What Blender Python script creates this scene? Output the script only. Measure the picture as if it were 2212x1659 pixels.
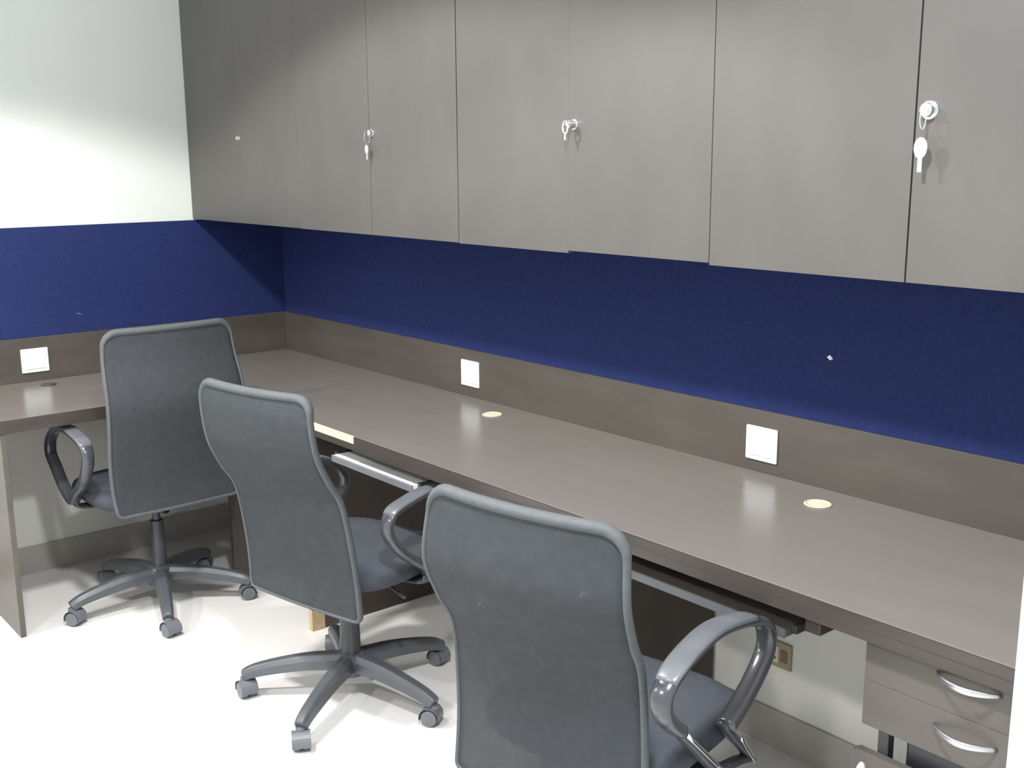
import bpy, bmesh, math, random
from math import sin, cos, pi, radians, sqrt
from mathutils import Vector, Matrix, Quaternion

for o in list(bpy.data.objects): bpy.data.objects.remove(o, do_unlink=True)
S = bpy.context.scene
C = S.collection
random.seed(4)

# ------------------------------------------------------------ camera
CX, CY, CZ = 4.3095, -2.3020, 1.5689
YAW, PITCH, ROLL, FPX = 0.8746, -0.2041, -0.0070, 2353.9
F_ = Vector((-sin(YAW)*cos(PITCH), cos(YAW)*cos(PITCH), sin(PITCH)))
R_ = Vector((cos(YAW), sin(YAW), 0)); U_ = R_.cross(F_)
R2 = cos(ROLL)*R_ + sin(ROLL)*U_; U2 = -sin(ROLL)*R_ + cos(ROLL)*U_
cd = bpy.data.cameras.new('camera'); cam = bpy.data.objects.new('camera', cd); C.objects.link(cam)
M = Matrix((R2, U2, -F_)).transposed().to_4x4(); M.translation = Vector((CX, CY, CZ))
cam.matrix_world = M
cd.sensor_fit = 'HORIZONTAL'; cd.sensor_width = 36.0; cd.lens = FPX*36.0/2212.0
cd.clip_start = 0.02
S.camera = cam

# ------------------------------------------------------------ colour management
S.view_settings.view_transform = 'Standard'; S.view_settings.look = 'None'
S.view_settings.gamma = 1.0; S.view_settings.use_curve_mapping = False
S.view_settings.exposure = 0.0

# ------------------------------------------------------------ world and ceiling lamps
w = bpy.data.worlds.new('world'); S.world = w; w.use_nodes = True
w.node_tree.nodes['Background'].inputs[0].default_value = (0.90, 0.96, 1.0, 1)
w.node_tree.nodes['Background'].inputs[1].default_value = 1.24
CEIL = 2.62
def spot(x, y, power, col=(1, .985, .95), size=136, blend=0.16):
    l = bpy.data.lights.new('ceiling_spot', 'SPOT'); l.energy = power; l.color = col
    l.spot_size = radians(size); l.spot_blend = blend; l.shadow_soft_size = 0.10
    o = bpy.data.objects.new('ceiling_spot', l); C.objects.link(o); o.location = (x, y, CEIL-0.03)
    return o
LAMPS = [(1.75, -1.62, 226), (3.40, -1.60, 250), (2.55, -3.3, 140), (0.7, -3.2, 165)]
for x, y, p in LAMPS: spot(x, y, p, (.96, .97, 1) if x > 3 else (1, .985, .95))

# ------------------------------------------------------------ materials
def mat(name, col, rough=0.5, metal=0.0, col2=None, scale=20, stretch=(1, 1, 1), spec=0.5, bump=0.0, bscale=200, mix=1.0, trans=0.0, coat=0.0):
    m = bpy.data.materials.new(name); m.use_nodes = True
    nt = m.node_tree; b = nt.nodes['Principled BSDF']
    b.inputs['Base Color'].default_value = (*col, 1)
    b.inputs['Roughness'].default_value = rough; b.inputs['Metallic'].default_value = metal
    b.inputs['Specular IOR Level'].default_value = spec
    b.inputs['Coat Weight'].default_value = coat
    tc = nt.nodes.new('ShaderNodeTexCoord'); mp = nt.nodes.new('ShaderNodeMapping')
    mp.inputs['Scale'].default_value = stretch
    nt.links.new(tc.outputs['Object'], mp.inputs['Vector'])
    if col2:
        n = nt.nodes.new('ShaderNodeTexNoise'); n.inputs['Scale'].default_value = scale; n.inputs['Detail'].default_value = 3
        nt.links.new(mp.outputs['Vector'], n.inputs['Vector'])
        r = nt.nodes.new('ShaderNodeValToRGB')
        r.color_ramp.elements[0].position = 0.3; r.color_ramp.elements[1].position = 0.7
        r.color_ramp.elements[0].color = (*col, 1); r.color_ramp.elements[1].color = (*col2, 1)
        nt.links.new(n.outputs['Fac'], r.inputs['Fac']); nt.links.new(r.outputs['Color'], b.inputs['Base Color'])
    if bump:
        n2 = nt.nodes.new('ShaderNodeTexNoise'); n2.inputs['Scale'].default_value = bscale; n2.inputs['Detail'].default_value = 3
        nt.links.new(mp.outputs['Vector'], n2.inputs['Vector'])
        bp = nt.nodes.new('ShaderNodeBump'); bp.inputs['Strength'].default_value = bump; bp.inputs['Distance'].default_value = 0.002
        nt.links.new(n2.outputs['Fac'], bp.inputs['Height']); nt.links.new(bp.outputs['Normal'], b.inputs['Normal'])
    if trans:
        t = nt.nodes.new('ShaderNodeBsdfTransparent'); mx = nt.nodes.new('ShaderNodeMixShader'); mx.inputs[0].default_value = trans
        out = nt.nodes['Material Output']
        nt.links.new(b.outputs[0], mx.inputs[1]); nt.links.new(t.outputs[0], mx.inputs[2]); nt.links.new(mx.outputs[0], out.inputs['Surface'])
    return m

M_FLOOR = mat('floor_tile', (.80, .78, .76), .25, col2=(.86, .84, .82), scale=3)
M_WHITE = mat('white_paint', (.83, .87, .84), .6, col2=(.86, .90, .87), scale=4, bump=.1)
M_CREAM = mat('cream_paint', (.78, .77, .71), .55, col2=(.81, .80, .74), scale=5, bump=.1)
M_SKIRT = mat('skirting_stone', (.40, .37, .33), .35, col2=(.45, .42, .38), scale=9)
M_BLUE = mat('blue_fabric', (.016, .0265, .112), .85, col2=(.022, .035, .134), scale=90, bump=.4, bscale=600, spec=.25)
M_DOOR = mat('taupe_laminate', (.096, .089, .083), .40, col2=(.107, .100, .093), scale=7, stretch=(1, 1, .5), bump=.05, bscale=300)
M_TOP = mat('walnut_laminate_top', (.176, .157, .142), .25, col2=(.190, .171, .155), scale=4, stretch=(.8, 3, 1), spec=.6)
M_TOPL = mat('walnut_laminate_top_turned', (.176, .157, .142), .25, col2=(.190, .171, .155), scale=4, stretch=(3, .8, 1), spec=.6)
M_WOOD = mat('walnut_laminate', (.115, .095, .080), .38, col2=(.155, .130, .108), scale=6, stretch=(.5, 2, 2.5))
M_DARK = mat('dark_walnut_panel', (.055, .042, .036), .45, col2=(.075, .060, .050), scale=6, stretch=(1, 1, 1))
M_EDGE = mat('dark_edge_band', (.045, .036, .034), .4, col2=(.060, .050, .046), scale=8, stretch=(.4, 1, 4))
M_BARE = mat('bare_particle_board', (.93, .76, .42), .7, col2=(.97, .84, .52), scale=60)
M_PLATE = mat('white_plastic', (.92, .93, .92), .3, col2=(.94, .95, .94), scale=5)
M_BEIGE = mat('beige_plastic', (.80, .68, .50), .35, col2=(.84, .73, .56), scale=8)
M_BLK = mat('black_plastic', (.040, .043, .050), .36, col2=(.050, .054, .062), scale=15)
M_GLOSS = mat('glossy_black_plastic', (.050, .052, .060), .20, col2=(.06, .063, .072), scale=15, spec=.7)
M_MESH = mat('grey_mesh_fabric', (.046, .052, .058), .8, col2=(.056, .062, .069), scale=40, bump=.6, bscale=900, trans=.14, spec=.3)
M_RIM = mat('rim_fabric_painted_light', (.075, .083, .090), .7, col2=(.086, .095, .103), scale=60, bump=.4, bscale=700)  # paler than the mesh, to paint the overhead light on the back's edge
M_SEAT = mat('charcoal_seat_fabric', (.050, .055, .070), .85, col2=(.060, .066, .083), scale=60, bump=.5, bscale=700)
M_CHROME = mat('chrome', (.80, .81, .82), .18, 1.0, col2=(.84, .85, .86), scale=10)
M_SATIN = mat('satin_aluminium', (.55, .56, .58), .35, 1.0, col2=(.60, .61, .63), scale=10)
M_LIP = mat('light_grey_metal', (.19, .195, .22), .35, 0.0, col2=(.22, .225, .25), scale=12)
M_WHEEL = mat('grey_caster_plastic', (.13, .14, .155), .4, col2=(.15, .16, .175), scale=20)
M_GLARE = mat('glare_white_laminate', (.88, .89, .91), .15, col2=(.91, .92, .94), scale=12)  # tray board whitened to stand for the lamp glare on its top
M_UP = mat('brown_upstand_laminate', (.072, .062, .053), .38, col2=(.092, .080, .069), scale=6, stretch=(.6, .6, 2.5))
M_PED = mat('grey_brown_laminate', (.085, .075, .066), .4, col2=(.105, .092, .081), scale=6, stretch=(.5, 2, 2.5))
M_BASE = mat('grey_nylon', (.075, .082, .092), .36, col2=(.088, .095, .106), scale=15, spec=.6)
M_PAD = mat('arm_pad_painted_sheen', (.115, .122, .135), .28, col2=(.135, .142, .157), scale=12, spec=.7)  # grey lifted above the struts to paint the ceiling's reflection on the pads
M_OUT = mat('yellowed_outlet_plastic', (.36, .32, .19), .5, col2=(.40, .36, .22), scale=12)
M_RED = mat('faded_red_plastic', (.24, .15, .10), .5, col2=(.27, .17, .12), scale=20)
M_TAN = mat('chipped_board_core', (.50, .36, .20), .8, col2=(.60, .45, .27), scale=50)
M_CEIL = mat('ceiling_tile', (.75, .75, .73), .9, col2=(.78, .78, .76), scale=30)
M_GREEN = mat('green_plastic', (.05, .45, .30), .5, col2=(.06, .5, .33), scale=20)

# ------------------------------------------------------------ mesh helpers
def link(name, bm, m, parent=None, smooth=False, bevel=0.0, segs=2):
    me = bpy.data.meshes.new(name); bm.normal_update(); bm.to_mesh(me); bm.free()
    o = bpy.data.objects.new(name, me); C.objects.link(o)
    me.materials.append(m)
    if smooth:
        for p in me.polygons: p.use_smooth = True
    if bevel:
        md = o.modifiers.new('bevel', 'BEVEL'); md.width = bevel; md.segments = segs; md.limit_method = 'ANGLE'; md.angle_limit = radians(40)
    if parent: o.parent = parent
    return o
def tag(o, label=None, cat=None, group=None, kind=None):
    if label: o['label'] = label
    if cat: o['category'] = cat
    if group: o['group'] = group
    if kind: o['kind'] = kind
    return o
def empty(name, loc=(0, 0, 0), rz=0):
    o = bpy.data.objects.new(name, None); o.empty_display_size = .05; C.objects.link(o); o.location = loc; o.rotation_euler.z = rz
    return o
def box(bm, x0, x1, y0, y1, z0, z1):
    v = [bm.verts.new(p) for p in [(x0, y0, z0), (x1, y0, z0), (x1, y1, z0), (x0, y1, z0), (x0, y0, z1), (x1, y0, z1), (x1, y1, z1), (x0, y1, z1)]]
    for f in [(0, 3, 2, 1), (4, 5, 6, 7), (0, 1, 5, 4), (1, 2, 6, 5), (2, 3, 7, 6), (3, 0, 4, 7)]: bm.faces.new([v[i] for i in f])
    return v
def boxm(*a):
    bm = bmesh.new(); box(bm, *a); return bm
def cyl(bm, p0, p1, r0, r1=None, n=20, cap=True):
    r1 = r0 if r1 is None else r1
    p0, p1 = Vector(p0), Vector(p1); d = (p1-p0).normalized()
    a = d.orthogonal().normalized(); b = d.cross(a)
    A = [bm.verts.new(p0 + r0*(cos(2*pi*i/n)*a + sin(2*pi*i/n)*b)) for i in range(n)]
    B = [bm.verts.new(p1 + r1*(cos(2*pi*i/n)*a + sin(2*pi*i/n)*b)) for i in range(n)]
    for i in range(n): bm.faces.new([A[i], A[(i+1) % n], B[(i+1) % n], B[i]])
    if cap: bm.faces.new(A[::-1]); bm.faces.new(B)
def lathe(bm, prof, c=(0, 0, 0), n=28):
    rings = []
    for r, z in prof:
        if r < 1e-5: rings.append([bm.verts.new((c[0], c[1], c[2]+z))])
        else: rings.append([bm.verts.new((c[0]+r*cos(2*pi*i/n), c[1]+r*sin(2*pi*i/n), c[2]+z)) for i in range(n)])
    for A, B in zip(rings, rings[1:]):
        for i in range(n):
            j = (i+1) % n
            if len(A) == 1 and len(B) == 1: continue
            if len(A) == 1: bm.faces.new([A[0], B[j], B[i]])
            elif len(B) == 1: bm.faces.new([A[i], A[j], B[0]])
            else: bm.faces.new([A[i], A[j], B[j], B[i]])
def crom(P, n=8, closed=False):
    out = []; N = len(P)
    for i in range(N if closed else N-1):
        g = lambda k: Vector(P[k % N]) if closed else Vector(P[max(0, min(N-1, k))])
        a, b, c, d = g(i-1), g(i), g(i+1), g(i+2)
        for j in range(n):
            t = j/n; out.append(.5*((2*b) + (-a+c)*t + (2*a-5*b+4*c-d)*t*t + (-a+3*b-3*c+d)*t**3))
    if not closed: out.append(Vector(P[-1]))
    return out
def sweep(bm, path, sect, side=None, closed=False):
    """sweep a cross-section along a path; sect(i/n) gives a list of (u,v); u along 'side', v along normal"""
    n = len(path); rings = []
    for i, p in enumerate(path):
        if closed: t = (path[(i+1) % n]-path[i-1]).normalized()
        else: t = (path[min(i+1, n-1)]-path[max(i-1, 0)]).normalized()
        s = Vector(side) if side else t.orthogonal()
        s = (s - t*s.dot(t)).normalized(); nn = t.cross(s)
        rings.append([bm.verts.new(p + s*u + nn*v) for u, v in sect(i/(n-1))])
    m = len(rings[0])
    R = range(n) if closed else range(n-1)
    for i in R:
        A, B = rings[i], rings[(i+1) % n]
        for k in range(m): bm.faces.new([A[k], A[(k+1) % m], B[(k+1) % m], B[k]])
    if not closed: bm.faces.new(rings[0][::-1]); bm.faces.new(rings[-1])
def oval(a, b, n=14, e=1.0):
    pts = []
    for i in range(n):
        t = 2*pi*i/n; c, s = cos(t), sin(t)
        pts.append((a*math.copysign(abs(c)**e, c), b*math.copysign(abs(s)**e, s)))
    return pts
def fixn(bm): bmesh.ops.recalc_face_normals(bm, faces=bm.faces[:])

# ------------------------------------------------------------ the room
def struct(name, bm, m): return tag(link(name, bm, m), kind='structure')
XW = 3.585        # the partition that closes the run on the right
struct('floor', boxm(-.3, 6.2, -5.2, .3, -.1, 0), M_FLOOR)
struct('ceiling', boxm(-.3, 6.2, -5.2, .3, CEIL, CEIL+.1), M_CEIL)
struct('wall_left', boxm(-.2, 0, -5.2, .2, 0, CEIL), M_WHITE)
struct('wall_back', boxm(0, 6.2, 0, .2, 0, CEIL), M_WHITE)
struct('wall_left_low', boxm(0, .029, -3.4, -.029, 0, .70), M_CREAM)
struct('wall_back_low', boxm(.0, XW, -.029, 0, 0, .70), M_CREAM)
struct('baseboard_left', boxm(.029, .037, -3.4, -.037, 0, .110), M_SKIRT)
struct('baseboard_back', boxm(.029, XW, -.037, -.029, 0, .110), M_SKIRT)
struct('wall_right', boxm(XW, XW+.16, -.650, 0, 0, CEIL), M_WHITE)

# blue panels above the desks
p = tag(link('pinboard_panel', boxm(.0005, .004, -3.4, -.006, .90, 1.330), M_BLUE),
    'blue fabric pinboard strip on the left wall, partly in the cabinet shadow', 'pinboard')
p = tag(link('pinboard_panel', boxm(.0005, XW-.001, -.0045, -.0008, .90, 1.334), M_BLUE),
    'long dark blue fabric pinboard on the back wall under the overhead cabinets', 'pinboard')
def sliver(pts, m, name, label, cat):
    bm = bmesh.new()
    a = [bm.verts.new(q) for q in pts]
    f = bm.faces.new(a); r = bmesh.ops.extrude_face_region(bm, geom=[f])
    n = f.normal.copy() if f.normal.length else Vector((0, -1, 0))
    vs = [g for g in r['geom'] if isinstance(g, bmesh.types.BMVert)]
    off = Vector((0, -.0012, 0)) if abs(pts[0][1]-pts[1][1]) < 1e-5 else Vector((.0012, 0, 0))
    for v in vs: v.co += off
    fixn(bm); return tag(link(name, bm, m), label, cat)
sliver([(2.776, -.0041, 1.083), (2.784, -.0041, 1.076), (2.793, -.0041, 1.080), (2.784, -.0041, 1.089)], M_PLATE,
       'paper_scrap', 'tiny white paper scrap stuck on the blue pinboard at the right', 'paper')
sliver([(.0041, -.904, .9925), (.0041, -.886, .9855), (.0041, -.885, .9872), (.0041, -.903, .9942)], M_GREEN,
       'push_pin', 'tiny green pin in the blue pinboard on the left wall', 'pin')

# ------------------------------------------------------------ desks
ZT = .75; TH = .045; D = .623
bm = bmesh.new(); box(bm, .0, .626, -1.42, -D-.0005, ZT-TH, ZT)
wl = empty('worktop', (0.3, -1.0, ZT-TH))
def reparent(o, p):
    o.parent = p; o.matrix_parent_inverse = Matrix.Translation(-Vector(p.location)); return o
reparent(link('board', bm, M_TOPL, bevel=.002), wl)
reparent(link('edge_band', boxm(.626, .6285, -1.42, -D-.002, ZT-TH, ZT-.001), M_EDGE), wl)
tag(wl, 'walnut laminate worktop along the left wall, behind the farthest chair', 'worktop')

wr = empty('worktop', (1.8, -.3, ZT-TH))
reparent(link('board', boxm(0, XW-.001, -D+.001, 0, ZT-TH, ZT), M_TOP, bevel=.002), wr)
reparent(link('edge_band', boxm(1.556, XW-.001, -D-.003, -D+.001, ZT-TH, ZT-.001), M_EDGE), wr)
reparent(link('lower_rail', boxm(1.556, XW-.002, -D-.0045, -D-.003, ZT-TH, ZT-.024), M_EDGE), wr)
e = reparent(link('bare_edge', boxm(1.235, 1.555, -D-.001, -D+.001, ZT-.024, ZT), M_BARE), wr)
tag(e, 'pale exposed board where the edge strip is missing')
reparent(link('lower_edge', boxm(.632, 1.555, -D-.001, -D+.001, ZT-TH, ZT-.025), M_EDGE), wr)
tag(wr, 'long walnut laminate worktop along the back wall, with a chipped pale edge', 'worktop')

# upstands behind the desks
tag(link('upstand', boxm(.004, XW-.001, -.015, -.0046, ZT, .917), M_UP, bevel=.0012), 'low brown wooden upstand board along the back wall above the long worktop', 'upstand')
tag(link('upstand', boxm(.0042, .015, -1.42, -.0155, ZT, .917), M_UP, bevel=.0012), 'low brown wooden upstand board along the left wall', 'upstand')

# gables under the desks
g = empty('desk_gable', (1.21, -.3, 0))
reparent(link('panel', boxm(1.202, 1.222, -.609, -.038, 0.001, ZT-TH-.001), M_DARK, bevel=.001), g)
b = reparent(link('chipped_corner', boxm(1.2022, 1.2228, -.6105, -.562, .0012, .075), M_TAN), g); tag(b, 'bare tan chipboard where the laminate broke off')
tag(g, 'dark brown desk gable with a chipped tan foot, behind the middle chair', 'desk panel', 'gable panels under the long worktop')
g = tag(link('desk_gable', boxm(2.459, 2.479, -.60, -.038, 0.001, ZT-TH-.001), M_DARK, bevel=.001), 'dark brown desk gable under the long worktop, behind the nearest chair', 'desk panel', 'gable panels under the long worktop')
g = tag(link('desk_gable', boxm(.038, .625, -1.381, -1.363, 0.001, ZT-TH-.001), M_PED, bevel=.001), 'brown end panel carrying the left worktop, at the far left of the photo', 'desk panel')
g = tag(link('desk_gable', boxm(.60, .62, -.60, -.038, 0.001, ZT-TH-.001), M_DARK, bevel=.001), 'dark brown gable in the inner corner of the desks, behind the farthest chair', 'desk panel')

# ------------------------------------------------------------ overhead cabinets
ZC = 1.335; ZCT = 2.32; DC = .404
seams = [.002, .448, .896, 1.353, 1.806, 2.265, 2.7255, 3.204, XW-.003]
CN = ['overhead cabinet with taupe doors, farthest left in the corner above the desks',
      'taupe overhead cabinet second from the corner, with a key hanging in its lock',
      'wide taupe overhead cabinet above the nearest chair, its key standing straight down',
      'taupe overhead cabinet at the right edge, with a round chrome lock and hanging keys']
zb = [ZC, ZC, ZC-.001, ZC-.001, ZC-.003, ZC+.003, ZC-.002, ZC-.002]
gaps = [.0001, .0006, .0020, .0034, .0001, .0024, .0036]
def key_shape(bm, c, w, h, tilt=0.0):
    # flat key: round bow with a hole, short blade; hangs in the xz plane at c (top)
    x, y, z = c
    path = [Vector((x + w*cos(t)*.5, y, z - h*.32 + h*.32*sin(t))) for t in [2*pi*i/20 for i in range(20)]]
    sweep(bm, path, lambda k: oval(.0012, w*.17, 8), side=(0, 1, 0), closed=True)
    box(bm, x-w*.16, x+w*.16, y-.001, y+.001, z-h, z-h*.6)
for i in range(4):
    x0, x1 = seams[2*i], seams[2*i+2]
    r = empty('overhead_cabinet', ((x0+x1)/2, -DC/2, ZC))
    bm = bmesh.new()
    box(bm, x0+.001, x1-.001, -DC+.019, -.001, ZC+.004, ZCT)
    reparent(link('carcass', bm, M_DOOR, bevel=.001), r)
    for k in (0, 1):
        a, b_ = seams[2*i+k], seams[2*i+k+1]
        gl = gaps[2*i+k-1] if 2*i+k > 0 else .0005
        gr = gaps[2*i+k] if 2*i+k < 7 else .0005
        d = reparent(link('door', boxm(a+gl*.5, b_-gr*.5, -DC, -DC+.018, zb[2*i+k], ZCT), M_DOOR, bevel=.0004), r)
        if k == 1:
            lx = [.457, 1.3685, 2.287, 3.232][i]; lz = 1.650
            # a lock barrel: rosette, barrel and keys (sub-part meshes sit directly under the door)
            bm = bmesh.new()
            rr = [.008, .010, .0105, .0135][i]; ln = [.010, .013, .024, .017][i]
            cyl(bm, (lx, -DC+.001, lz), (lx, -DC-.004, lz), rr*1.35, rr*1.25, 24)
            cyl(bm, (lx, -DC-.004, lz), (lx, -DC-ln, lz), rr, rr*.92, 24)
            lk = link('lock', bm, M_CHROME, smooth=False, bevel=.0012); lk.parent = d
            if i:
                bm = bmesh.new()
                if i == 2:
                    key_shape(bm, (lx-.002, -DC-ln-.006, lz+.008), .018, .046)
                    box(bm, lx-.002, lx+.002, -DC-ln-.006, -DC-ln, lz-.003, lz+.003)
                else:
                    box(bm, lx-.001, lx+.001, -DC-ln-.014, -DC-ln, lz-.004, lz+.004)
                    path = [Vector((lx, -DC-ln-.006+.010*cos(t), lz-.016+.018*sin(t))) for t in [2*pi*q/24 for q in range(24)]]
                    sweep(bm, path, lambda k: oval(.0008, .0008, 6), side=(1, 0, 0), closed=True)
                    sc = 1.0 if i == 1 else 1.35
                    yy = -DC-ln-.006
                    # oval fob plate hanging from the ring
                    P = [(lx + .0095*sc*cos(t), yy, lz-.050*sc+.014*sc*sin(t)) for t in [2*pi*q/24 for q in range(24)]]
                    va = [bm.verts.new(q) for q in P]; vb = [bm.verts.new((q[0], q[1]-.003, q[2])) for q in P]
                    bm.faces.new(va); bm.faces.new(vb[::-1])
                    for q in range(24): bm.faces.new([va[q], vb[q], vb[(q+1) % 24], va[(q+1) % 24]])
                    box(bm, lx-.003*sc, lx+.003*sc, yy-.002, yy, lz-.082*sc, lz-.060*sc)
                fixn(bm)
                kk = link('key', bm, M_PLATE if i == 3 else M_CHROME, bevel=.0004); kk.parent = d
    tag(r, CN[i], 'cabinet', 'overhead cabinets on the back wall')

# ------------------------------------------------------------ socket plates on the upstands
def plate(name, c, axis, label):
    # axis 'y': on the back upstand facing -y; 'x': on the left upstand facing +x
    r = empty(name, c)
    def R(u0, u1, d0, d1, z0, z1):
        if axis == 'y': return boxm(u0, u1, -d1, -d0, z0, z1)
        return boxm(d0, d1, u0, u1, z0, z1)
    h = .050
    f = link('frame', R(-h, h, 0, .007, -.046, .046), M_PLATE, r, bevel=.004)
    for (u0, u1) in ((-.038, -.001), (.001, .038)):
        link('switch', R(u0, u1, .006, .0105, -.032, .032), M_PLATE, r, bevel=.002)
    tag(r, label, 'switch plate', 'white switch plates on the desk upstands')
plate('switch_plate', (.0150, -1.078, .830), 'x', 'white switch plate on the left wall upstand, at the left of the farthest chair')
plate('switch_plate', (1.350, -.0150, .834), 'y', 'white switch plate on the back upstand, above the middle chair')
plate('switch_plate', (2.600, -.0150, .828), 'y', 'white switch plate on the back upstand, nearest the right end')

def grommet(c, m, label, r0=.033):
    r = empty('cable_grommet', c)
    bm = bmesh.new(); lathe(bm, [(r0*.8, 0.0003), (r0, .0005), (r0, .002), (r0*.93, .0032), (r0*.80, .0034), (r0*.80, .0003)]); fixn(bm)
    link('ring', bm, m, r, True)
    bm = bmesh.new(); lathe(bm, [(0, .0026), (r0*.78, .0026), (r0*.78, .0003), (0, .0003)], n=28); fixn(bm)
    link('cap', bm, m, r)
    tag(r, label, 'cable grommet')
grommet((1.610, -.131, ZT), M_BEIGE, 'beige cable grommet in the long worktop, above the middle chair')
grommet((2.858, -.134, ZT), M_BEIGE, 'beige cable grommet in the long worktop, nearest the right end')
grommet((.123, -1.067, ZT), M_BLK, 'dark cable grommet in the left worktop below the switch plate', .028)

# ------------------------------------------------------------ pull-out keyboard trays
def tray(x0, x1, yf, zt, label, tilt, wood, lipm):
    r = empty('keyboard_tray', ((x0+x1)/2, yf+.17, zt)); r.rotation_euler = tilt
    hw = (x1-x0)/2
    link('board', boxm(-hw, hw, -.1645, .17, -.018, 0), wood, r, bevel=.0008)
    bm = bmesh.new()   # sloped front lip
    sec = [(-.170, -.019), (-.1648, -.019), (-.1648, .0005), (-.168, .0005), (-.170, -.001)]
    A = [bm.verts.new((-hw, y, z)) for y, z in sec]; B = [bm.verts.new((hw, y, z)) for y, z in sec]
    bm.faces.new(A); bm.faces.new(B[::-1])
    for i in range(5): bm.faces.new([A[i], B[i], B[(i+1) % 5], A[(i+1) % 5]])
    fixn(bm); link('front_lip', bm, lipm, r)
    for s in (-1, 1):
        x = s*(hw+.008)
        bm = bmesh.new(); box(bm, x-.007, x+.007, -.15, .17, -.012, .006)
        box(bm, x-.006, x+.006, -.06, .10, .006, ZT-TH-zt)
        link('slide', bm, M_BLK, r, bevel=.001)
    tag(r, label, 'keyboard tray', 'pull-out keyboard trays under the long worktop')
tray(1.425, 1.862, -.628, .666, 'keyboard tray under the worktop between the middle and nearest chairs, its board coloured white for the glare on it', (0, 0, 0), M_GLARE, M_LIP)
tray(2.51, 3.095, -.580, .641, 'keyboard tray with a pale grey front lip, right of the nearest chair', (0, 0, 0), M_WOOD, M_LIP)

# wooden cleat that carries the right tray
tag(link('tray_cleat', boxm(3.155, 3.19, -.60, -.20, .665, ZT-TH-.0005), M_DARK, bevel=.002), 'dark wooden cleat under the long worktop at the right end of the tray', 'cleat')

# ------------------------------------------------------------ drawer pedestal at the right
r = empty('drawer_pedestal', (3.43, -.3, .525))
reparent(link('carcass', boxm(3.292, XW-.002, -.582, -.20, .527, ZT-TH-.0005), M_PED, bevel=.001), r)
def bow_handle(bm, xa, xb, y, z):
    P = []
    for i in range(25):
        t = i/24; P.append(Vector((xa+(xb-xa)*t, y-.030*sin(pi*t)**.8, z)))
    sweep(bm, P, lambda k: oval(.0042+.0022*sin(pi*k), .0022, 10), side=(0, 0, 1))
for z0, z1, zh in ((.6174, ZT-TH-.001, .682), (.527, .6168, .583)):
    d = reparent(link('drawer', boxm(3.290, XW-.002, -.600, -.583, z0, z1), M_PED, bevel=.0004), r)
    bm = bmesh.new(); bow_handle(bm, 3.430, 3.545, -.6015, zh); fixn(bm)
    h = link('handle', bm, M_SATIN, smooth=True); h.parent = d
tag(r, 'hanging brown two-drawer pedestal with bowed metal handles under the worktop at right', 'drawer unit')

# low stand with a dark box below the pedestal
r = empty('computer_stand', (3.42, -.45, 0))
bm = bmesh.new()
P = [(3.268, 0.02), (3.268, .455), (3.272, .466), (3.282, .471), (XW-.004, .471), (XW-.004, .02)]
A = [bm.verts.new((x, -.600, z)) for x, z in P]; B = [bm.verts.new((x, -.580, z)) for x, z in P]
bm.faces.new(A); bm.faces.new(B[::-1])
for i in range(6): bm.faces.new([A[i], B[i], B[(i+1) % 6], A[(i+1) % 6]])
fixn(bm); reparent(link('front_board', bm, M_PED, bevel=.002), r)
reparent(link('post', boxm(3.312, 3.334, -.578, -.556, .02, .526), M_BLK, bevel=.002), r)
reparent(link('base_board', boxm(3.275, XW-.006, -.579, -.25, .001, .02), M_DARK), r)
bm = bmesh.new(); lathe(bm, [(0, .012), (.006, .010), (.009, 0), (0, 0)], n=16); 
for v in bm.verts: v.co = Vector((3.296+v.co.x, -.600-v.co.z, .435+v.co.y*1.6))
fixn(bm); reparent(link('knob', bm, M_PLATE, smooth=True), r)
tag(r, 'low brown wooden computer stand with a dark post, below the drawer pedestal', 'stand')
tag(link('computer_tower', boxm(3.362, 3.56, -.565, -.20, .0205, .512), M_BLK, bevel=.006), 'black computer tower behind the low brown stand under the drawers', 'computer')

# wall outlet under the long worktop
r = empty('wall_outlet', (2.690, -.029, .272))
link('frame', boxm(-.045, .045, -.008, 0, -.036, .036), M_OUT, r, bevel=.002)
link('socket', boxm(-.028, .008, -.011, -.008, -.024, .024), M_BEIGE, r, bevel=.002)
link('switch', boxm(.014, .034, -.012, -.008, -.016, .016), M_RED, r, bevel=.002)
bm = bmesh.new()
for dx, dz in ((-.010, .010), (-.018, -.010), (-.002, -.010)): cyl(bm, (dx, -.0108, dz), (dx, -.0118, dz), .003, n=10)
link('pin_hole', bm, M_BLK, r)
tag(r, 'yellowed wall outlet under the worktop, beside the nearest chair armrest', 'outlet')

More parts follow.
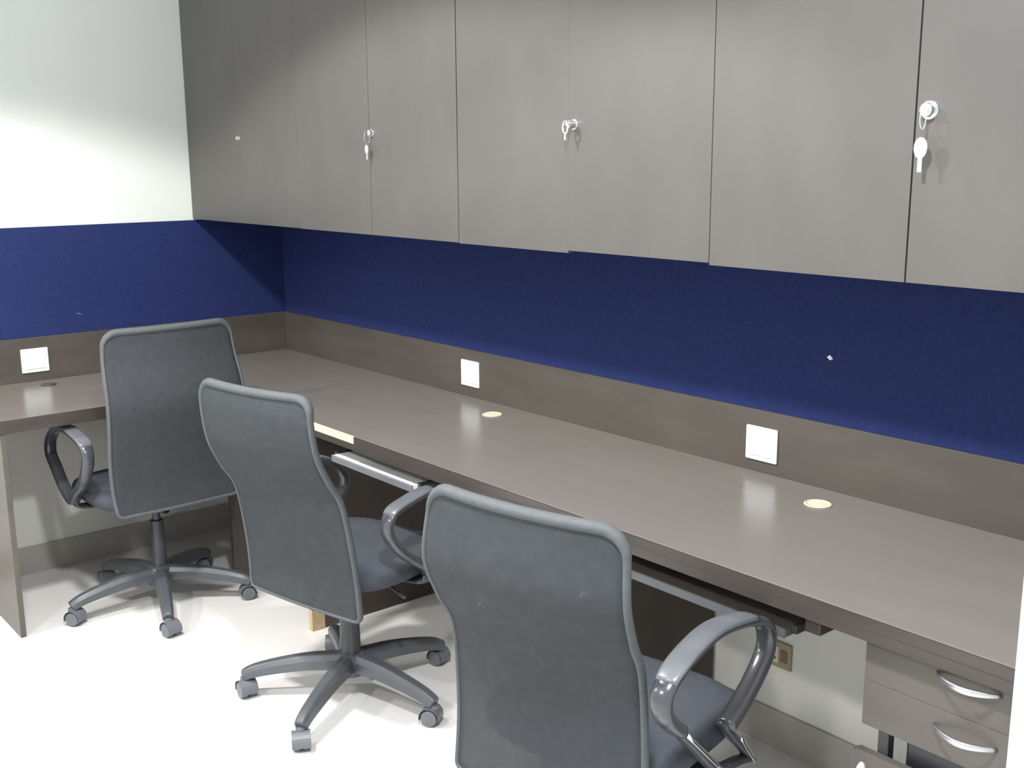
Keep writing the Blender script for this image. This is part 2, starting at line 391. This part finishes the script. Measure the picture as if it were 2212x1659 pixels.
# ------------------------------------------------------------ office chairs
def chair(hx, hy, t, base_rot, pr, labels, chrome_strips=False, seatz=.455):
    """pr: back profile widths, offsets and heights; local +y is where the sitter faces"""
    t = radians(t)
    root = empty('office_chair', (hx, hy, 0), t)
    # ---- backrest: thin curved shell with rounded corners
    zt, z1, z2, zb_ = pr['zt'], pr['z1'], pr['z2'], pr['zb']
    prof = crom([(pr['bb'], pr['wb'], zb_), (pr['bb']*.5+pr['b2']*.5-.012, (pr['wb']+pr['w2'])/2, (zb_+z2)/2-.02), (pr['b2'], pr['w2'], z2),
                 ((pr['b1']+pr['b2'])/2+.004, (pr['w1']+pr['w2'])/2, (z1+z2)/2), (pr['b1'], pr['w1'], z1), (pr['bt']+.006, (pr['wt']+pr['w1'])/2, (zt+z1)/2+.02), (pr['bt'], pr['wt'], zt)], 6)
    n = len(prof); NX = 20
    rc, rb = .045, .018
    def surf(u, k):   # u -1..1, k index; returns point of the back's middle surface
        b, wd, z = prof[k]
        top = zt - z; e = 0
        if top < rc: e = rc - sqrt(max(0, rc*rc-(rc-top)**2))
        bot = z - zb_
        if bot < rb: e = max(e, rb - sqrt(max(0, rb*rb-(rb-bot)**2)))
        x = u*(wd-e)
        cave = (.010+.022*(z-zb_)/(zt-zb_))*(x/.24)**2; x += pr.get('dx', 0)
        return Vector((x, -b+cave, z + pr.get('kt', 0)*u*(sin(pi*(z-zb_)/(zt-zb_)) if zt > z > zb_ else 0)))
    # finer rows near the top corner
    ks = list(range(n))
    extra = []
    rows = []
    zs = sorted(set([p_[2] for p_ in prof] + [zt-rc*(1-cos(a)) for a in [i*pi/2/7 for i in range(8)]] + [zb_+rb*(1-cos(a)) for a in [i*pi/2/5 for i in range(6)]]))
    def at(z):
        for k in range(n-1):
            if prof[k][2]-1e-6 <= z <= prof[k+1][2]+1e-6:
                f = (z-prof[k][2])/max(1e-9, prof[k+1][2]-prof[k][2]); return prof[k].lerp(prof[k+1], f)
        return prof[-1] if z > zb_+.1 else prof[0]
    prof = [at(z) for z in zs]; n = len(prof)
    bm = bmesh.new(); grid = []
    for sgn in (-1, 1):
        G = []
        for k in range(n):
            row = []
            for i in range(NX+1):
                q = surf(-1+2*i/NX, k); row.append(bm.verts.new(q + Vector((0, sgn*.006, 0))))
            G.append(row)
        grid.append(G)
        for k in range(n-1):
            for i in range(NX):
                f = [G[k][i], G[k][i+1], G[k+1][i+1], G[k+1][i]]; bm.faces.new(f if sgn < 0 else f[::-1])
    A, B = grid
    for k in range(n-1):
        bm.faces.new([A[k][0], A[k+1][0], B[k+1][0], B[k][0]]); bm.faces.new([A[k][NX], B[k][NX], B[k+1][NX], A[k+1][NX]])
    for i in range(NX):
        bm.faces.new([A[0][i], B[0][i], B[0][i+1], A[0][i+1]]); bm.faces.new([A[-1][i], A[-1][i+1], B[-1][i+1], B[-1][i]])
    fixn(bm); back = link('backrest', bm, M_MESH, root, True)
    # rim round the shell, its paler colour painting the light on the top edge
    loop = [surf(-1, k) for k in range(n)] + [surf(-1+2*i/NX, n-1) for i in range(1, NX)] + [surf(1, k) for k in range(n-1, -1, -1)] + [surf(1-2*i/NX, 0) for i in range(1, NX)]
    lp = [loop[0]]
    for q in loop[1:]:
        if (q-lp[-1]).length > .0025 and (q-loop[0]).length > .002: lp.append(q)
    loop = lp
    bm = bmesh.new(); sweep(bm, loop, lambda k: (lambda f: oval(.0095+.0045*f, .0065+.005*f, 12))(max(0, min(1, (loop[min(len(loop)-1, int(round(k*(len(loop)-1))))].z-(zt-.05))/.045))), side=(0, 1, 0), closed=True)
    fixn(bm); link('rim', bm, M_RIM, back, True)
    # back support plate between the seat and the shell
    bm = bmesh.new()
    P = crom([(0, .02, seatz-.075), (0, -pr['bb']+.03, seatz-.07), (0, -pr['bb']+.022, seatz+.05), (0, -pr['b2']+.020, z2)], 5)
    sweep(bm, P, lambda k: oval(.035, .006, 10, .6), side=(1, 0, 0)); fixn(bm)
    link('back_support', bm, M_BLK, root, True)
    # ---- seat cushion
    bm = bmesh.new(); NR = 40; rings = []
    def outline(a, s):
        c_, s_ = cos(a), sin(a); ex = .55
        return (s*.232*math.copysign(abs(c_)**ex, c_), s*.225*math.copysign(abs(s_)**ex, s_)+.055)
    layers = [(0, .018), (.45, .014), (.75, .008), (.90, 0), (.97, -.010), (1.0, -.026), (.99, -.045), (.94, -.060), (.8, -.066), (0, -.066)]
    for s, dz in layers:
        if s == 0: rings.append([bm.verts.new((0, .055, seatz+dz+.012))]); continue
        ring = []
        for i in range(NR):
            x, y = outline(2*pi*i/NR, s); front = max(0, (y-.12)/.15)
            ring.append(bm.verts.new((x, y, seatz+dz+.012-.016*front**2)))
        rings.append(ring)
    for Aa, Bb in zip(rings, rings[1:]):
        for i in range(NR):
            j = (i+1) % NR
            if len(Aa) == 1: bm.faces.new([Aa[0], Bb[i], Bb[j]])
            elif len(Bb) == 1: bm.faces.new([Aa[i], Bb[0], Aa[j]])
            else: bm.faces.new([Aa[i], Bb[i], Bb[j], Aa[j]])
    fixn(bm); link('seat', bm, M_SEAT, root, True)
    # ---- under-seat mechanism and lever
    bm = bmesh.new(); box(bm, -.075, .075, -.09, .13, seatz-.088, seatz-.0535)
    mech = link('tilt_mechanism', bm, M_BLK, root, bevel=.008)
    bm = bmesh.new(); P = crom([(.06, .02, seatz-.075), (.15, .02, seatz-.082), (.215, .015, seatz-.10)], 5)
    sweep(bm, P, lambda k: oval(.005+.006*max(0, k-.6), .004, 8), side=(0, 1, 0)); fixn(bm)
    link('lever', bm, M_BLK, root, True)
    # ---- gas column
    bm = bmesh.new(); cyl(bm, (0, 0, .30), (0, 0, seatz-.085), .014, n=20); cyl(bm, (0, 0, .115), (0, 0, .31), pr.get('col', .026), pr.get('col', .026)-.003, n=24)
    link('gas_column', bm, M_BLK, root, False, bevel=.002)
    # ---- five-star base
    bm = bmesh.new(); lathe(bm, [(0, .070), (.040, .070), (.046, .080), (.046, .120), (.040, .136), (.027, .140), (0, .140)]); fixn(bm)
    hub = link('base_hub', bm, M_BASE, root, True)
    for i in range(5):
        a = radians(base_rot+72*i) - t; dr = Vector((cos(a), sin(a), 0)); sd = Vector((-sin(a), cos(a), 0))
        bm = bmesh.new()
        P = crom([dr*.03+Vector((0, 0, .112)), dr*.12+Vector((0, 0, .110)), dr*.21+Vector((0, 0, .098)), dr*.285+Vector((0, 0, .082)), dr*.322+Vector((0, 0, .066))], 5)
        def sec(k, f=1):
            w_ = .028-.009*k; h_ = .025-.010*k
            return [(-w_, -h_), (w_, -h_), (w_*.92, h_*.3), (w_*.55, h_), (-w_*.55, h_), (-w_*.92, h_*.3)]
        # the normal of the sweep must point up
        rings = []
        for q, pp in enumerate(P):
            k = q/(len(P)-1); tt = (P[min(q+1, len(P)-1)]-P[max(q-1, 0)]).normalized(); up = sd.cross(tt)*-1
            if up.z < 0: up = -up
            rings.append([bm.verts.new(pp+sd*u+up*v) for u, v in sec(k)])
        for A_, B_ in zip(rings, rings[1:]):
            for k in range(6): bm.faces.new([A_[k], A_[(k+1) % 6], B_[(k+1) % 6], B_[k]])
        bm.faces.new(rings[0]); bm.faces.new(rings[-1][::-1])
        fixn(bm); arm = link('base_leg', bm, M_BASE, root, bevel=.004)
        # caster: two wheels, hood and stem
        c0 = dr*.318; ca = a + radians([35, -60, 110, 20, 75][i]); ax = Vector((cos(ca), sin(ca), 0)); fw = Vector((-sin(ca), cos(ca), 0))
        cc = c0 + fw*.010
        bm = bmesh.new()
        for s in (-1, 1):
            cyl(bm, cc+ax*s*.006+Vector((0, 0, .026)), cc+ax*s*.024+Vector((0, 0, .026)), .0255, .0235, n=24)
        cyl(bm, c0+Vector((0, 0, .030)), c0+Vector((0, 0, .062)), .009, n=14)
        cyl(bm, c0+Vector((0, 0, .048)), c0+Vector((0, 0, .060)), .014, n=14)
        # hood
        H = [cc+Vector((0, 0, .026))+fw*(.029*cos(q))+Vector((0, 0, .029*sin(q))) for q in [pi*j/10 for j in range(-1, 12)]]
        rr_ = []
        for q in H: rr_.append([bm.verts.new(q-ax*.0255), bm.verts.new(q+ax*.0255)])
        for A_, B_ in zip(rr_, rr_[1:]): bm.faces.new([A_[0], A_[1], B_[1], B_[0]])
        link('caster', bm, M_WHEEL, root, bevel=.002)
    # ---- loop armrests
    aw = pr['aw']; ar, af, za = pr['ar'], pr['af'], pr['za']
    for s in (-1, 1):
        X = s*(aw+.005) + (.034 if chrome_strips and s < 0 else 0)
        if chrome_strips:
            Pp = [(.055, .478), (.120, .505), (.190, .548), (.222, .590), (.205, .640), (.130, .674), (.0, .698), (-.100, .687), (-.170, .660), (-.190, .630), (-.172, .590), (-.130, .552)]
            Q = crom([Vector((X, y_*.975 + (.06 if s < 0 else 0), z_*.975+.039)) for y_, z_ in Pp], 6)
            cl = False
        else:
            P = [(X, ar+.13, .455), (X, ar+.05, .515), (X, ar-.005, za-.045), (X, ar+.005, za+.005), (X, ar+.07, za+.025), (X, (ar+af)/2+.03, za+.035), (X, af-.01, za+.018),
                 (X, af+.065, za-.030), (X, af+.080, za-.085), (X, af+.035, .510), (X, af-.025, .455), (X, (ar+af)/2+.035, .420)]
            Q = crom([Vector(q) for q in P], 6, closed=True); cl = True
        nq = len(Q)
        def sc(k):
            z = Q[min(nq-1, int(round(k*(nq-1))))].z
            f = max(0, min(1, (z-(za-.03))/.04))
            return oval(.0205+.002*f, .0140-.004*f, 14, .8)
        bm = bmesh.new(); sweep(bm, Q, sc, side=(1, 0, 0), closed=cl); fixn(bm)
        armr = link('armrest', bm, M_GLOSS, root, True)
        # flat pad laid over the upper run of the loop
        up_ = [q for q in Q if q.z > za-.004 and q.y < af+.03+(.06 if chrome_strips and s < 0 else 0)]
        up_ = sorted(up_, key=lambda q: q.y)
        bm = bmesh.new()
        sweep(bm, [q+Vector((0, 0, .0075)) for q in up_], lambda k: oval(.0245-.004*abs(2*k-1)**6, .0065, 16, .7), side=(1, 0, 0)); fixn(bm)
        link('arm_pad', bm, M_PAD, armr, True)
        if chrome_strips:
            bm = bmesh.new()
            for pp in ([(-.140, .560), (-.06, .483), (.020, .402), (.060, .385)], [(.050, .485), (.090, .440), (.165, .362), (.120, .372), (.06, .385)]):
                sweep(bm, crom([Vector((X-s*.004, y_*.975 + (.06 if s < 0 else 0), z_*.975+.039)) for y_, z_ in pp], 5), lambda k: oval(.013, .009, 12, .7), side=(1, 0, 0))
            fixn(bm); link('arm_bracket', bm, M_BLK, armr, True)
        # bracket from the loop's foot to the seat pan
        bm = bmesh.new()
        BP = crom([(X, (ar+af)/2+.03, .415 if chrome_strips else .425), (s*(aw-.01), (ar+af)/2+.03, seatz-.055), (s*.15, (ar+af)/2+.03, seatz-.066), (s*.06, (ar+af)/2+.02, seatz-.070)], 5)
        sweep(bm, BP, lambda k: oval(.032, .006, 10, .7), side=(0, 1, 0)); fixn(bm)
        link('arm_bracket', bm, M_BLK, armr, True)
        if chrome_strips and s > 0:
            for (ya, za_, yb, zb2) in ((-.110, .535, .035, .395), (.105, .435, .172, .352)):
                bm = bmesh.new()
                sweep(bm, [Vector((X+.010, (ya+(yb-ya)*k/6)*.975, (za_+(zb2-za_)*k/6)*.975+.039)) for k in range(7)], lambda k: oval(.0016, .0045, 10), side=(1, 0, 0)); fixn(bm)
                q = link('trim_strip', bm, M_CHROME, armr, True); tag(q, 'bright metal strip')
    tag(root, labels, 'chair', 'mesh-back office chairs')
    return root
P1 = dict(wt=.218, bt=.235, zt=1.032, w1=.236, b1=.275, z1=.80, w2=.229, b2=.228, z2=.60, wb=.213, bb=.216, zb=.414, aw=.257, ar=-.101, af=.171, za=.640)
P2 = dict(dx=-.018, col=.031, wt=.219, bt=.312, zt=.980, w1=.220, b1=.300, z1=.821, w2=.216, b2=.210, z2=.661, wb=.226, bb=.160, zb=.337, aw=.26, ar=-.09, af=.17, za=.630, kt=.012)
P3 = dict(dx=-.014, wt=.218, bt=.252, zt=.961, w1=.231, b1=.263, z1=.824, w2=.220, b2=.187, z2=.664, wb=.222, bb=.176, zb=.343, aw=.249, ar=-.146, af=.123, za=.678, kt=.010)
chair(.627, -.890, 91.6, -90.5, P1, 'grey mesh-back office chair farthest away, facing the left worktop')
chair(1.686, -.742, 12.2, -129.3, P2, 'grey mesh-back office chair in the middle, its star base fully in view')
chair(2.868, -.873, 10.9, -100, P3, 'grey mesh-back office chair nearest the camera, with a glossy black loop armrest', True, seatz=.483)

# ------------------------------------------------------------ ceiling light housings (above the frame)
for i, (x, y, p_) in enumerate(LAMPS):
    r = empty('ceiling_light', (x, y, CEIL))
    bm = bmesh.new(); lathe(bm, [(.115, 0), (.135, 0), (.135, -.008), (.115, -.004), (.115, 0)], n=40); fixn(bm)
    link('ring', bm, M_SATIN, r, True)
    tag(r, ['round recessed ceiling light above the farthest chair side', 'round recessed ceiling light above the nearest chair',
            'round recessed ceiling light over the open floor, nearer the right', 'round recessed ceiling light far out over the left open floor'][i], 'ceiling light', 'recessed ceiling lights')
